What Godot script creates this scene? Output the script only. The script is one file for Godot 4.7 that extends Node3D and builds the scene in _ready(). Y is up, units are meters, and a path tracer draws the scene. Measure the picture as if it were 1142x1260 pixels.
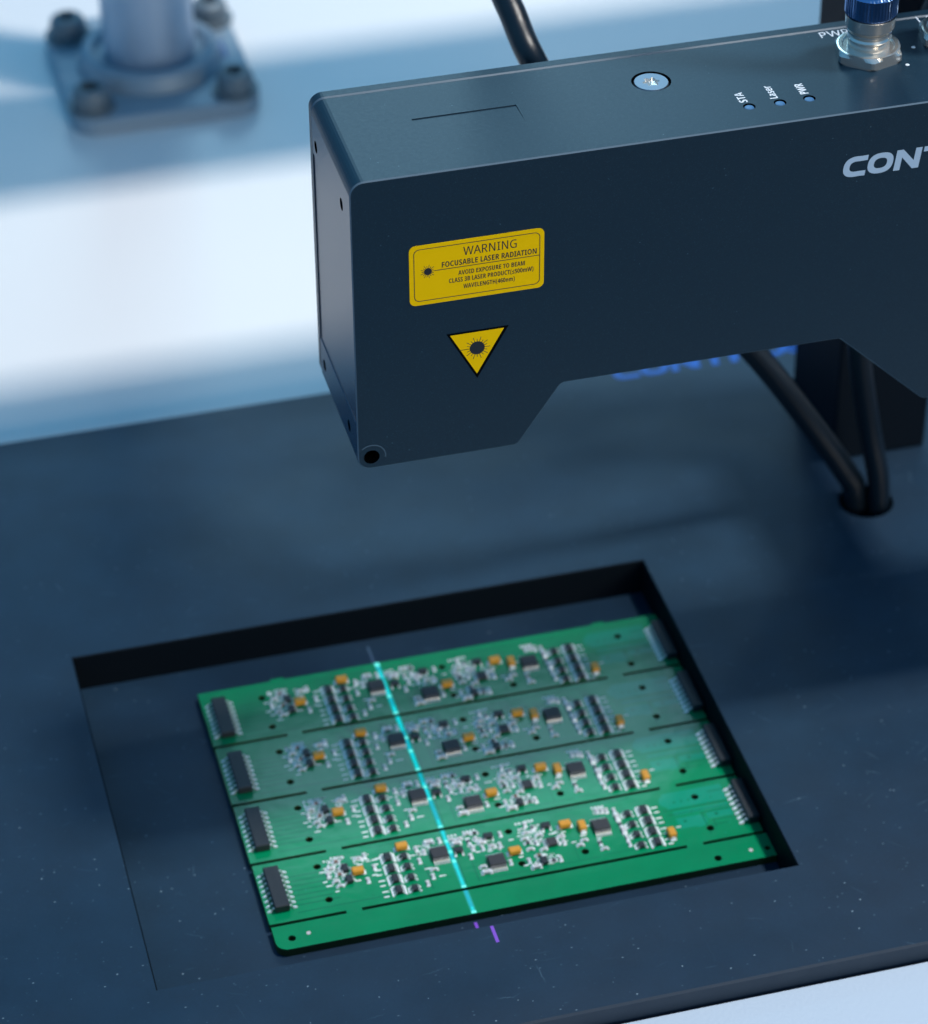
extends Node3D
# All sizes below are written in millimetres and turned into metres by S.
const S := 0.001
var rng := RandomNumberGenerator.new()
var names := {}
var uv_from := Vector2.ZERO      # the rectangle (x, z in mm) that the texture of the mesh being built covers
var uv_size := Vector2(100, 100)
var M := {}

# ------------------------------------------------------------------ nodes
func numbered(parent: Node, called: String) -> String:
	var key := str(parent.get_instance_id()) + called
	var n: int = names.get(key, 0)
	names[key] = n + 1
	return called if n == 0 else "%s_%03d" % [called, n]

func tag(o: Node, label := "", category := "", group := "", kind := "") -> Node:
	if label: o.set_meta("label", label)
	if category: o.set_meta("category", category)
	if group: o.set_meta("group", group)
	if kind: o.set_meta("kind", kind)
	return o

func thing(called: String, label: String, category: String, at := Vector3.ZERO, group := "") -> Node3D:
	var o := Node3D.new()
	o.name = numbered(self, called)
	add_child(o, true)
	o.position = at * S
	tag(o, label, category, group)
	return o

func put(called: String, mesh: Mesh, mats, parent: Node = self, at := Vector3.ZERO, turn := 0.0) -> MeshInstance3D:
	var o := MeshInstance3D.new()
	o.name = numbered(parent, called)
	o.mesh = mesh
	if mats is Array:
		for i in mats.size(): o.set_surface_override_material(i, mats[i])
	else:
		o.material_override = mats
	parent.add_child(o, true)
	o.position = at * S
	o.rotation.y = turn
	return o

# ------------------------------------------------------------------ shapes
func st() -> SurfaceTool:
	var s := SurfaceTool.new()
	s.begin(Mesh.PRIMITIVE_TRIANGLES)
	return s

func join(list: Array) -> ArrayMesh:
	var m: ArrayMesh = null
	for s in list: m = s.commit(m)
	return m

func vert(s: SurfaceTool, p: Vector3, n: Vector3) -> void:
	s.set_normal(n)
	s.set_uv(Vector2((p.x - uv_from.x) / uv_size.x, (p.z - uv_from.y) / uv_size.y))
	s.add_vertex(p * S)

func tri3(s: SurfaceTool, a: Vector3, b: Vector3, c: Vector3, na: Vector3, nb: Vector3, nc: Vector3) -> void:
	var g := (c - a).cross(b - a)
	if g.length_squared() < 1e-12: return
	if g.dot(na + nb + nc) < 0.0:
		vert(s, a, na); vert(s, c, nc); vert(s, b, nb)
	else:
		vert(s, a, na); vert(s, b, nb); vert(s, c, nc)

func tri(s: SurfaceTool, a: Vector3, b: Vector3, c: Vector3, towards: Vector3) -> void:
	var g := (c - a).cross(b - a).normalized()
	if g.dot(towards) < 0.0: g = -g
	tri3(s, a, b, c, g, g, g)

func quad(s: SurfaceTool, a: Vector3, b: Vector3, c: Vector3, d: Vector3, towards: Vector3) -> void:
	tri(s, a, b, c, towards); tri(s, a, c, d, towards)

func box(s: SurfaceTool, lo: Vector3, hi: Vector3, ch := 0.0) -> void:
	# a box whose edges are chamfered by ch
	var mid := (lo + hi) / 2.0
	var h := (hi - lo) / 2.0
	ch = minf(ch, minf(h.x, minf(h.y, h.z)) * 0.9)
	for ax in 3:
		var u := (ax + 1) % 3
		var v := (ax + 2) % 3
		for sg in [-1.0, 1.0]:
			var p := []
			for q in [[-1, -1], [1, -1], [1, 1], [-1, 1]]:
				var w := Vector3.ZERO
				w[ax] = sg * h[ax]; w[u] = q[0] * (h[u] - ch); w[v] = q[1] * (h[v] - ch)
				p.append(mid + w)
			var n := Vector3.ZERO
			n[ax] = sg
			quad(s, p[0], p[1], p[2], p[3], n)
	if ch <= 0.0: return
	for ax in 3:
		var u := (ax + 1) % 3
		var v := (ax + 2) % 3
		for su in [-1.0, 1.0]:
			for sv in [-1.0, 1.0]:
				var a := Vector3.ZERO; var b := Vector3.ZERO; var n := Vector3.ZERO
				a[u] = su * h[u]; a[v] = sv * (h[v] - ch); b[u] = su * (h[u] - ch); b[v] = sv * h[v]
				n[u] = su; n[v] = sv
				var e := Vector3.ZERO
				e[ax] = h[ax] - ch
				quad(s, mid + a - e, mid + a + e, mid + b + e, mid + b - e, n)
	for sx in [-1.0, 1.0]:
		for sy in [-1.0, 1.0]:
			for sz in [-1.0, 1.0]:
				var k := Vector3(sx, sy, sz)
				tri(s, mid + k * Vector3(h.x, h.y - ch, h.z - ch), mid + k * Vector3(h.x - ch, h.y, h.z - ch), mid + k * Vector3(h.x - ch, h.y - ch, h.z), k)

func boxmesh(lo: Vector3, hi: Vector3, ch := 0.0) -> ArrayMesh:
	var s := st()
	box(s, lo, hi, ch)
	return s.commit()

# a flat rectangle from (u0,v0) to (u1,v1) on the plane o + u*U + v*W, with openings: {c:Vector2, r:float} round or {r0:Vector2, r1:Vector2} square
func sheet(s: SurfaceTool, o: Vector3, U: Vector3, W: Vector3, a: Vector2, b: Vector2, holes: Array, n: Vector3) -> void:
	var us := [a.x, b.x]
	var vs := [a.y, b.y]
	var cells := []
	for h in holes:
		var r0: Vector2 = h.r0 if h.has("r0") else h.c - Vector2.ONE * h.r * 1.15
		var r1: Vector2 = h.r1 if h.has("r1") else h.c + Vector2.ONE * h.r * 1.15
		us.append_array([r0.x, r1.x]); vs.append_array([r0.y, r1.y])
		cells.append(Rect2(r0, r1 - r0))
	us.sort(); vs.sort()
	var P := func(u, v): return o + U * u + W * v
	for i in us.size() - 1:
		for j in vs.size() - 1:
			if us[i + 1] - us[i] < 1e-4 or vs[j + 1] - vs[j] < 1e-4: continue
			var m := Vector2((us[i] + us[i + 1]) / 2, (vs[j] + vs[j + 1]) / 2)
			if cells.any(func(c): return c.has_point(m)): continue
			quad(s, P.call(us[i], vs[j]), P.call(us[i + 1], vs[j]), P.call(us[i + 1], vs[j + 1]), P.call(us[i], vs[j + 1]), n)
	for h in holes:
		if h.has("r0"): continue
		var k := 32
		var last := []
		for i in k + 1:
			var t := TAU * i / k
			var d := Vector2(cos(t), sin(t))
			var e: Vector2 = h.c + d * h.r * 1.15 / maxf(absf(d.x), absf(d.y))
			var f: Vector2 = h.c + d * h.r
			var now := [P.call(e.x, e.y), P.call(f.x, f.y)]
			if last: quad(s, last[0], now[0], now[1], last[1], n)
			last = now

# the inner wall and bottom of a round hole going from the point c along -n
func well(wall: SurfaceTool, c: Vector3, n: Vector3, r: float, deep: float, floor_st: SurfaceTool = null) -> void:
	var u := n.cross(Vector3(0.3, 0.5, 0.81)).normalized()
	var v := n.cross(u)
	for i in 24:
		var a := u * cos(TAU * i / 24) + v * sin(TAU * i / 24)
		var b := u * cos(TAU * (i + 1) / 24) + v * sin(TAU * (i + 1) / 24)
		tri3(wall, c + a * r, c + b * r, c + b * r - n * deep, -a, -b, -b)
		tri3(wall, c + a * r, c + b * r - n * deep, c + a * r - n * deep, -a, -b, -a)
		if floor_st: tri(floor_st, c - n * deep, c + a * r - n * deep, c + b * r - n * deep, n)

# turned shape: profile of Vector2(radius, height); wobble(angle, k) scales the radius
func lathe(s: SurfaceTool, at: Vector3, prof: Array, seg := 48, wobble = null) -> void:
	for k in prof.size() - 1:
		var a: Vector2 = prof[k]
		var b: Vector2 = prof[k + 1]
		var t := b - a
		var nn := Vector2(t.y, -t.x).normalized()
		for i in seg:
			var t0 := TAU * i / seg
			var t1 := TAU * (i + 1) / seg
			var ra0 := a.x; var ra1 := a.x; var rb0 := b.x; var rb1 := b.x
			if wobble != null:
				ra0 = wobble.call(a.x, t0, k); ra1 = wobble.call(a.x, t1, k); rb0 = wobble.call(b.x, t0, k + 1); rb1 = wobble.call(b.x, t1, k + 1)
			var d0 := Vector3(cos(t0), 0, sin(t0))
			var d1 := Vector3(cos(t1), 0, sin(t1))
			var p := [at + d0 * ra0 + Vector3.UP * a.y, at + d1 * ra1 + Vector3.UP * a.y, at + d1 * rb1 + Vector3.UP * b.y, at + d0 * rb0 + Vector3.UP * b.y]
			if wobble != null:
				var o := (d0 + d1) * nn.x + Vector3.UP * nn.y
				quad(s, p[0], p[1], p[2], p[3], o)
			else:
				var n0 := d0 * nn.x + Vector3.UP * nn.y
				var n1 := d1 * nn.x + Vector3.UP * nn.y
				tri3(s, p[0], p[1], p[2], n0, n1, n1)
				tri3(s, p[0], p[2], p[3], n0, n1, n0)

# a round cable through the points
func tube(s: SurfaceTool, pts: Array, r: float, seg := 20, steps := 10) -> void:
	var path := []
	for i in pts.size() - 1:
		var p0: Vector3 = pts[maxi(i - 1, 0)]
		var p1: Vector3 = pts[i]
		var p2: Vector3 = pts[i + 1]
		var p3: Vector3 = pts[mini(i + 2, pts.size() - 1)]
		for k in steps:
			var t := float(k) / steps
			path.append(0.5 * (2.0 * p1 + (p2 - p0) * t + (2.0 * p0 - 5.0 * p1 + 4.0 * p2 - p3) * t * t + (3.0 * p1 - p0 - 3.0 * p2 + p3) * t * t * t))
	path.append(pts[-1])
	var u := Vector3(0.7, 0.1, 0.6)
	var last := []
	for i in path.size():
		var d: Vector3 = (path[mini(i + 1, path.size() - 1)] - path[maxi(i - 1, 0)]).normalized()
		u = (u - d * u.dot(d)).normalized()
		var v := d.cross(u)
		var now := []
		for k in seg + 1:
			var n := u * cos(TAU * k / seg) + v * sin(TAU * k / seg)
			now.append([path[i] + n * r, n])
		if last:
			for k in seg:
				tri3(s, last[k][0], last[k + 1][0], now[k + 1][0], last[k][1], last[k + 1][1], now[k + 1][1])
				tri3(s, last[k][0], now[k + 1][0], now[k][0], last[k][1], now[k + 1][1], now[k][1])
		last = now

# flat polygons given as Vector2 lists, on the plane o + x*U + y*W, thick along n
func plate(s: SurfaceTool, poly: PackedVector2Array, o: Vector3, U: Vector3, W: Vector3, n: Vector3, thick: float) -> void:
	var idx := Geometry2D.triangulate_polygon(poly)
	var P := func(p: Vector2, t: float): return o + U * p.x + W * p.y + n * t
	for i in range(0, idx.size(), 3):
		tri(s, P.call(poly[idx[i]], thick), P.call(poly[idx[i + 1]], thick), P.call(poly[idx[i + 2]], thick), n)
	if thick <= 0.0: return
	var ccw := not Geometry2D.is_polygon_clockwise(poly)
	for i in poly.size():
		var a := poly[i]
		var b := poly[(i + 1) % poly.size()]
		var e := (b - a).normalized()
		var q := Vector2(e.y, -e.x) if ccw else Vector2(-e.y, e.x)
		quad(s, P.call(a, 0.0), P.call(b, 0.0), P.call(b, thick), P.call(a, thick), U * q.x + W * q.y)

func disc(c: Vector2, r: float, k := 24, ry := -1.0) -> PackedVector2Array:
	var p := PackedVector2Array()
	for i in k: p.append(c + Vector2(cos(TAU * i / k) * r, sin(TAU * i / k) * (r if ry < 0.0 else ry)))
	return p

func round_rect(a: Vector2, b: Vector2, r: float, k := 6) -> PackedVector2Array:
	var p := PackedVector2Array()
	var cs := [Vector2(b.x - r, b.y - r), Vector2(a.x + r, b.y - r), Vector2(a.x + r, a.y + r), Vector2(b.x - r, a.y + r)]
	for q in 4:
		for i in k + 1:
			var t := PI / 2 * (q + float(i) / k)
			p.append(cs[q] + Vector2(cos(t), sin(t)) * r)
	return p

func ring(s: SurfaceTool, outer: PackedVector2Array, inner: PackedVector2Array, o: Vector3, U: Vector3, W: Vector3, n: Vector3, thick: float) -> void:
	for i in outer.size():
		var j := (i + 1) % outer.size()
		var P := func(p: Vector2, t: float): return o + U * p.x + W * p.y + n * t
		quad(s, P.call(outer[i], thick), P.call(outer[j], thick), P.call(inner[j], thick), P.call(inner[i], thick), n)
		var m := (outer[i] + outer[j] - inner[i] - inner[j]) / 2
		quad(s, P.call(outer[i], 0), P.call(outer[j], 0), P.call(outer[j], thick), P.call(outer[i], thick), U * m.x + W * m.y)
		quad(s, P.call(inner[i], 0), P.call(inner[j], 0), P.call(inner[j], thick), P.call(inner[i], thick), -U * m.x - W * m.y)

# lettering: text set to the width (or height) asked for, lying on the plane o + x*U + y*W, thick along n
func letters(s: SurfaceTool, text: String, o: Vector3, U: Vector3, W: Vector3, n: Vector3, width: float, height: float, bold := false, thick := 0.02, skew := 0.0) -> void:
	var f := SystemFont.new()
	f.font_names = PackedStringArray(["Droid Sans"])
	f.font_weight = 700 if bold else 400
	var t := TextMesh.new()
	t.text = text
	t.font = f
	t.font_size = 64
	t.pixel_size = 0.01
	t.depth = 0.1
	t.curve_step = 4.0
	var a := t.surface_get_arrays(0)
	var v: PackedVector3Array = a[Mesh.ARRAY_VERTEX]
	var ix: PackedInt32Array = a[Mesh.ARRAY_INDEX]
	var nm: PackedVector3Array = a[Mesh.ARRAY_NORMAL]
	var lo := v[0]; var hi := v[0]
	for p in v:
		lo = lo.min(p); hi = hi.max(p)
	var kx := width / (hi.x - lo.x)
	var ky := height / (hi.y - lo.y)
	for i in range(0, ix.size(), 3):
		var q := []
		var nn := []
		for k in 3:
			var p := v[ix[i + k]] - lo
			var m := nm[ix[i + k]]
			q.append(o + U * (p.x * kx + p.y * ky * skew) + W * p.y * ky + n * (thick if p.z > 0.05 else 0.0))
			nn.append((U * m.x + W * m.y + n * m.z).normalized())
		if nn[0].dot(n) < -0.5: continue
		tri3(s, q[0], q[1], q[2], nn[0], nn[1], nn[2])

# ------------------------------------------------------------------ materials
func mat(lin: Color, rough: float, metal := 0.0, spec := 0.5) -> StandardMaterial3D:
	var m := StandardMaterial3D.new()
	m.albedo_color = lin.linear_to_srgb()
	m.roughness = rough
	m.metallic = metal
	m.metallic_specular = spec
	return m

func noise(freq: float, size: int, normal: bool, strength := 4.0, sd := 1, ramp: Gradient = null, octaves := 3) -> NoiseTexture2D:
	var n := FastNoiseLite.new()
	n.seed = sd
	n.noise_type = FastNoiseLite.TYPE_SIMPLEX_SMOOTH
	n.frequency = freq
	n.fractal_octaves = octaves
	var t := NoiseTexture2D.new()
	t.width = size; t.height = size
	t.seamless = true
	t.noise = n
	t.as_normal_map = normal
	t.bump_strength = strength
	if ramp: t.color_ramp = ramp
	return t

func ramp(a: Color, b: Color, p := 0.0, q := 1.0) -> Gradient:
	var g := Gradient.new()
	g.offsets = PackedFloat32Array([p, q])
	g.colors = PackedColorArray([a, b])
	return g

func grainy(m: StandardMaterial3D, tile_mm: float, t_norm: Texture2D, strength: float, t_rough: Texture2D = null) -> StandardMaterial3D:
	m.uv1_triplanar = true
	m.uv1_scale = Vector3.ONE * 1000.0 / tile_mm
	if t_norm:
		m.normal_enabled = true
		m.normal_texture = t_norm
		m.normal_scale = strength
	if t_rough: m.roughness_texture = t_rough
	return m

func blend_dot(im: Image, x: int, y: int, c: Color, k: float) -> void:
	if x < 0 or y < 0 or x >= im.get_width() or y >= im.get_height(): return
	im.set_pixel(x, y, im.get_pixel(x, y).lerp(c, k))

func make_materials() -> void:
	var fine := noise(0.11, 512, true, 5.0, 3)
	var speck := noise(0.16, 512, false, 1.0, 9, ramp(Color(0.72, 0.72, 0.72), Color(1.25, 1.25, 1.25)), 2)
	var smear := noise(0.008, 512, false, 1.0, 21, ramp(Color(0.84, 0.84, 0.84), Color(1, 1, 1), 0.25, 0.75), 4)
	M.case = grainy(mat(Color(0.0, 0.0185, 0.038), 0.44), 110.0, null, 0.0, noise(0.25, 512, false, 1.0, 5, ramp(Color(0.86, 0.86, 0.86), Color(1, 1, 1)), 2))
	M.case.albedo_texture = case_texture()
	M.case.albedo_color = Color.WHITE
	M.floor = mat(Color(0.03, 0.035, 0.04), 0.6)
	M.case_edge_highlight = mat(Color(0.07, 0.115, 0.16), 0.42)  # paler than the case: highlight along its edges painted into the colour
	M.end_cap = grainy(mat(Color(0.0, 0.03, 0.07), 0.27, 0.0, 0.4), 14.0, fine, 0.06)
	M.pocket_wall_shaded = grainy(mat(Color(0.002, 0.005, 0.009), 0.6, 0.0, 0.2), 20.0, fine, 0.2)  # near-black: shade inside the pocket painted into its walls
	M.hole = mat(Color(0.002, 0.003, 0.004), 0.8, 0.0, 0.1)
	M.steel = mat(Color(0.72, 0.69, 0.64), 0.24, 0.85)
	M.steel_soft = mat(Color(0.22, 0.27, 0.33), 0.4, 0.9)
	M.steel_blue = mat(Color(0.20, 0.33, 0.60), 0.18, 1.0)  # blue reflection on the plug sleeve painted into the metal colour
	M.tin = mat(Color(0.80, 0.82, 0.83), 0.35, 0.4)
	M.solder = mat(Color(0.90, 0.92, 0.93), 0.36, 0.15)
	M.post_black = grainy(mat(Color(0.0015, 0.006, 0.013), 0.6, 0.0, 0.25), 20.0, fine, 0.1)
	M.rubber = grainy(mat(Color(0.002, 0.007, 0.014), 0.33), 12.0, fine, 0.25)
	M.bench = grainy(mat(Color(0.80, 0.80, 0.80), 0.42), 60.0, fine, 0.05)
	M.bench_front_dimmed = grainy(mat(Color(0.47, 0.56, 0.66), 0.5), 60.0, fine, 0.05)  # same white bench, fall-off of light mixed into a darker colour
	M.alu = grainy(mat(Color(0.27, 0.35, 0.42), 0.5, 0.25), 40.0, fine, 0.2)
	M.alu_tube = grainy(mat(Color(0.40, 0.49, 0.60), 0.4, 0.35), 40.0, fine, 0.1)
	M.bolt = mat(Color(0.16, 0.20, 0.23), 0.5, 0.35)
	M.yellow = mat(Color(0.98, 0.58, 0.0), 0.5, 0.0, 0.2)
	M.ink = mat(Color(0.008, 0.012, 0.02), 0.5)
	M.print = mat(Color(0.42, 0.55, 0.70), 0.5)
	M.print_white = mat(Color(0.66, 0.72, 0.78), 0.5)
	M.led = mat(Color(0.05, 0.15, 0.31), 0.35)
	M.blue = mat(Color(0.0, 0.085, 0.44), 0.4)
	M.blue_mark = mat(Color(0.02, 0.09, 0.34), 0.5)
	M.chip = grainy(mat(Color(0.016, 0.020, 0.026), 0.42), 4.0, fine, 0.3)
	M.qfp = grainy(mat(Color(0.030, 0.030, 0.036), 0.5), 4.0, fine, 0.3)
	M.tantalum = mat(Color(0.66, 0.29, 0.022), 0.42)
	M.ceramic = mat(Color(0.55, 0.54, 0.54), 0.45)
	M.resistor = mat(Color(0.05, 0.045, 0.045), 0.4)
	M.brown = mat(Color(0.24, 0.13, 0.09), 0.45)
	M.silk = mat(Color(0.86, 0.90, 0.90), 0.6)
	M.board_side = mat(Color(0.028, 0.048, 0.008), 0.6)
	M.mask = mat(Color.WHITE, 0.16, 0.0, 0.4)
	M.mask.albedo_color = Color.WHITE
	M.mask.albedo_texture = board_texture()
	M.mask.normal_enabled = true
	M.mask.normal_texture = noise(0.03, 512, true, 2.0, 11)
	M.mask.normal_scale = 0.06
	M.base = mat(Color.WHITE, 0.47, 0.0, 0.42)
	M.base.albedo_color = Color.WHITE
	M.base.albedo_texture = plate_texture()
	M.base.roughness_texture = smear
	M.base_edge = grainy(mat(Color(0.005, 0.019, 0.040), 0.5), 30.0, null, 0.0, smear)  # plate black taken darker to offset the front lamp falling on it
	M.laser = mat(Color(0.0, 0.05, 0.05), 0.6)  # self-lit colours standing for laser light on the surfaces
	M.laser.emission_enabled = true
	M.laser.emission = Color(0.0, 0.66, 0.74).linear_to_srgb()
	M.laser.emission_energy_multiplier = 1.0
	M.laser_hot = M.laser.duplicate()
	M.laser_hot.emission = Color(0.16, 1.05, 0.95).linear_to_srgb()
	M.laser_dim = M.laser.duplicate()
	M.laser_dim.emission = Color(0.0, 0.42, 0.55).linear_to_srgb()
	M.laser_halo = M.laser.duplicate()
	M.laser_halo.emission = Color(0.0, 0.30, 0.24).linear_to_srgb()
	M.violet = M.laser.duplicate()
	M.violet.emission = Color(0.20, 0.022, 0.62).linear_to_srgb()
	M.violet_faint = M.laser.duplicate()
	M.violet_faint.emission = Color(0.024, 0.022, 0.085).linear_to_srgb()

func case_texture() -> ImageTexture:
	# powder coat: dark grey with fine paler grains and a few dust specks
	var im := Image.create(1024, 1024, false, Image.FORMAT_RGB8)
	im.fill(Color(0.0, 0.0185, 0.038).linear_to_srgb())
	for i in 110000:
		var k := rng.randf()
		blend_dot(im, rng.randi_range(0, 1023), rng.randi_range(0, 1023), Color(0.03, 0.06, 0.085).linear_to_srgb() if k > 0.35 else Color(0.001, 0.008, 0.018).linear_to_srgb(), rng.randf() * 0.8)
	for i in 90:
		var x := rng.randi_range(2, 1020); var y := rng.randi_range(2, 1020)
		for j in rng.randi_range(1, 3):
			blend_dot(im, x + rng.randi_range(0, 1), y + rng.randi_range(0, 1), Color(0.35, 0.38, 0.40).linear_to_srgb(), 0.5)
	im.generate_mipmaps()
	return ImageTexture.create_from_image(im)

func plate_texture() -> ImageTexture:
	# black anodised aluminium: even colour, faint cloudiness, dust specks, lint and hairline scratches. Covers x -90..235, z -70..108
	var w := 2048; var h := 1122
	var base := Color(0.007, 0.027, 0.055)
	var im := Image.create(w, h, false, Image.FORMAT_RGB8)
	im.fill(base.linear_to_srgb())
	var cloud := FastNoiseLite.new()
	cloud.seed = 4; cloud.frequency = 0.012; cloud.fractal_octaves = 4
	for y in range(0, h, 2):
		for x in range(0, w, 2):
			var k := 1.0 + 0.16 * cloud.get_noise_2d(x, y) + rng.randf_range(-0.04, 0.04)
			im.fill_rect(Rect2i(x, y, 2, 2), (base * k).linear_to_srgb())
	var dust := Color(0.42, 0.50, 0.55).linear_to_srgb()
	for i in 9000:
		var x := rng.randi_range(0, w - 1); var y := rng.randi_range(0, h - 1)
		# wear gathers toward the front of the plate
		if rng.randf() > 0.25 + 0.75 * float(y) / h: continue
		var k := pow(rng.randf(), 4.0) * 0.9 + 0.06
		blend_dot(im, x, y, dust, k)
		if rng.randf() < 0.6: blend_dot(im, x + 1, y, dust, k * 0.8)
		if rng.randf() < 0.35: blend_dot(im, x, y + 1, dust, k * 0.7)
	for i in 420:
		var p := Vector2(rng.randf_range(0, w), rng.randf_range(h * 0.25, h))
		var a := rng.randf_range(-0.5, 0.9) if rng.randf() < 0.7 else rng.randf_range(0, PI)
		var n := rng.randi_range(4, 34)
		var k := rng.randf_range(0.05, 0.3)
		for j in n:
			a += rng.randf_range(-0.06, 0.06)
			p += Vector2(cos(a), sin(a))
			blend_dot(im, int(p.x), int(p.y), dust, k * sin(PI * (j + 0.5) / n))
	im.generate_mipmaps()
	return ImageTexture.create_from_image(im)

func board_texture() -> ImageTexture:
	# solder mask over copper. Covers x 20..110, z 8..77
	var w := 2048; var h := 1570
	var ppm := w / 90.0
	var im := Image.create(w, h, false, Image.FORMAT_RGB8)
	var green := Color(0.0, 0.235, 0.092).linear_to_srgb()
	var pour := Color(0.004, 0.275, 0.16).linear_to_srgb()
	var trace := Color(0.0, 0.165, 0.074).linear_to_srgb()
	im.fill(green)
	var cloud := FastNoiseLite.new()
	cloud.seed = 8; cloud.frequency = 0.004; cloud.fractal_octaves = 3
	var gl := Color(0.0, 0.235, 0.092)
	for y in range(0, h, 4):
		for x in range(0, w, 4):
			im.fill_rect(Rect2i(x, y, 4, 4), (gl * (1.0 + 0.10 * cloud.get_noise_2d(x, y))).linear_to_srgb())
	var R := func(x0: float, z0: float, x1: float, z1: float, c: Color):
		im.fill_rect(Rect2i(int((x0 - 20) * ppm), int((z0 - 8) * ppm), maxi(1, int((x1 - x0) * ppm)), maxi(1, int((z1 - z0) * ppm))), c)
	var D := func(x: float, z: float, r: float, c: Color):
		for i in range(-int(r * ppm), int(r * ppm) + 1):
			var d := sqrt(maxf(0.0, r * r * ppm * ppm - i * i))
			im.fill_rect(Rect2i(int((x - 20) * ppm - d), int((z - 8) * ppm) + i, maxi(1, int(2 * d)), 1), c)
	for k in 4:
		var dz := -15.1 * k
		# pours at the right end
		R.call(93.6, 56.4 + dz, 104.4, 60.4 + dz, pour)
		R.call(94.2, 61.2 + dz, 104.2, 62.2 + dz, pour)
		R.call(94.2, 62.9 + dz, 98.6, 65.6 + dz, pour)
		R.call(99.6, 62.8 + dz, 104.2, 64.4 + dz, pour)
		D.call(94.2, 58.4 + dz, 1.6, pour); D.call(97.9, 64.4 + dz, 1.5, pour)
		for i in 3: D.call(95.2 + i * 1.3, 58.9 + dz, 0.22, trace)
		D.call(95.6, 63.9 + dz, 0.3, trace); D.call(101.4, 63.5 + dz, 0.35, trace)
		# traces at the right end
		for q in [[92.5, 60.6, 104.6], [93.0, 61.7, 104.6], [98.9, 62.5, 104.8], [101.6, 57.7, 104.8], [100.4, 64.7, 104.8], [99.2, 65.9, 103.0]]:
			R.call(q[0], q[1] + dz, q[2], q[1] + 0.26 + dz, trace)
		R.call(98.8, 62.5 + dz, 99.06, 68.2 + dz, trace)
		R.call(100.3, 64.7 + dz, 100.56, 66.6 + dz, trace)
		# traces fanning out of the left chip
		for i in 7:
			R.call(26.6, 59.3 + i * 1.15 + dz, 33.0 + (i * 37 % 5) * 0.6, 59.3 + i * 1.15 + 0.34 + dz, trace)
		R.call(26.4, 67.9 + dz, 48.0, 68.2 + dz, trace)
		R.call(49.5, 62.4 + dz, 49.8, 68.6 + dz, trace); R.call(52.4, 66.4 + dz, 53.4, 66.6 + dz, trace)
		R.call(55.2, 62.2 + dz, 55.5, 68.8 + dz, trace); R.call(57.4, 63.6 + dz, 57.7, 68.8 + dz, trace)
		R.call(60.0, 68.4 + dz, 79.0, 68.6 + dz, trace); R.call(75.2, 63.5 + dz, 75.4, 68.3 + dz, trace)
		R.call(41.0, 55.9 + dz, 62.0, 56.1 + dz, trace); R.call(66.0, 55.6 + dz, 88.0, 55.9 + dz, trace)
		R.call(79.6, 68.2 + dz, 92.0, 68.4 + dz, trace); R.call(87.6, 58.8 + dz, 87.8, 68.0 + dz, trace)
		for i in 40:
			D.call(rng.randf_range(27, 104), rng.randf_range(55.8, 69.0) + dz, 0.14, trace if rng.randf() < 0.6 else pour)
	im.generate_mipmaps()
	return ImageTexture.create_from_image(im)

# ------------------------------------------------------------------ the picture
func _ready() -> void:
	rng.seed = 20240611
	var cam := Camera3D.new()
	cam.name = "camera"
	add_child(cam)
	cam.transform = Transform3D(Basis(Vector3(0.966211, -0.005803, 0.257688), Vector3(0.160516, 0.795769, -0.583941), Vector3(-0.201671, 0.605573, 0.769812)), Vector3(-38.485, 354.196, 426.847) * S)
	var lens := CameraAttributesPhysical.new()
	lens.frustum_focal_length = 104.12
	lens.frustum_focus_distance = 0.470
	lens.frustum_near = 0.02
	lens.frustum_far = 20.0
	lens.exposure_aperture = 22.0
	cam.attributes = lens
	cam.fov = 2.0 * rad_to_deg(atan(630.0 / 3748.43))
	cam.near = 0.02
	cam.far = 20.0
	cam.current = true
	var env := Environment.new()
	env.background_mode = Environment.BG_COLOR
	env.background_color = Color(0.082, 0.285, 0.53).linear_to_srgb()
	env.tonemap_mode = Environment.TONE_MAPPER_LINEAR
	env.tonemap_exposure = 1.0
	env.sdfgi_enabled = true
	env.ssao_enabled = true
	env.ssil_enabled = true
	var we := WorldEnvironment.new()
	we.name = "surroundings"
	we.environment = env
	add_child(we)
	area_lamp("ceiling_panel", Vector3(505, 1120, 40), Vector3(75, 0, 40), Vector2(0.11, 0.11), 1.26, Color(1.0, 0.95, 0.90))
	area_lamp("back_panel", Vector3(450, 1118, -1540), Vector3(75, 0, 20), Vector2(0.42, 0.66), 0.42, Color(0.48, 0.82, 1.0))
	area_lamp("front_panel_lamp", Vector3(640, 430, 1440), Vector3(90, 60, 30), Vector2(0.5, 0.3), 1.1, Color(1.0, 0.86, 0.66))
	make_materials()
	var ground := boxmesh(Vector3(-3000, -840, -3000), Vector3(3000, -800, 3000))
	tag(put("floor", ground, M.floor), "dark floor far below the bench", "floor", "", "structure")
	make_bench()
	make_base_plate()
	make_support_post()
	make_mounting_post()
	make_panel()
	make_scanner()
	make_plugs_and_cables()
	make_laser_line()

func area_lamp(called: String, at: Vector3, to: Vector3, size: Vector2, energy: float, c: Color) -> void:
	var l := AreaLight3D.new()
	l.name = called
	add_child(l)
	l.area_size = size
	l.light_energy = energy
	l.light_color = c.linear_to_srgb()
	l.shadow_enabled = true
	l.area_range = 6.0
	l.look_at_from_position(at * S, to * S, Vector3.FORWARD if absf((to - at).normalized().y) > 0.95 else Vector3.UP)

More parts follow.
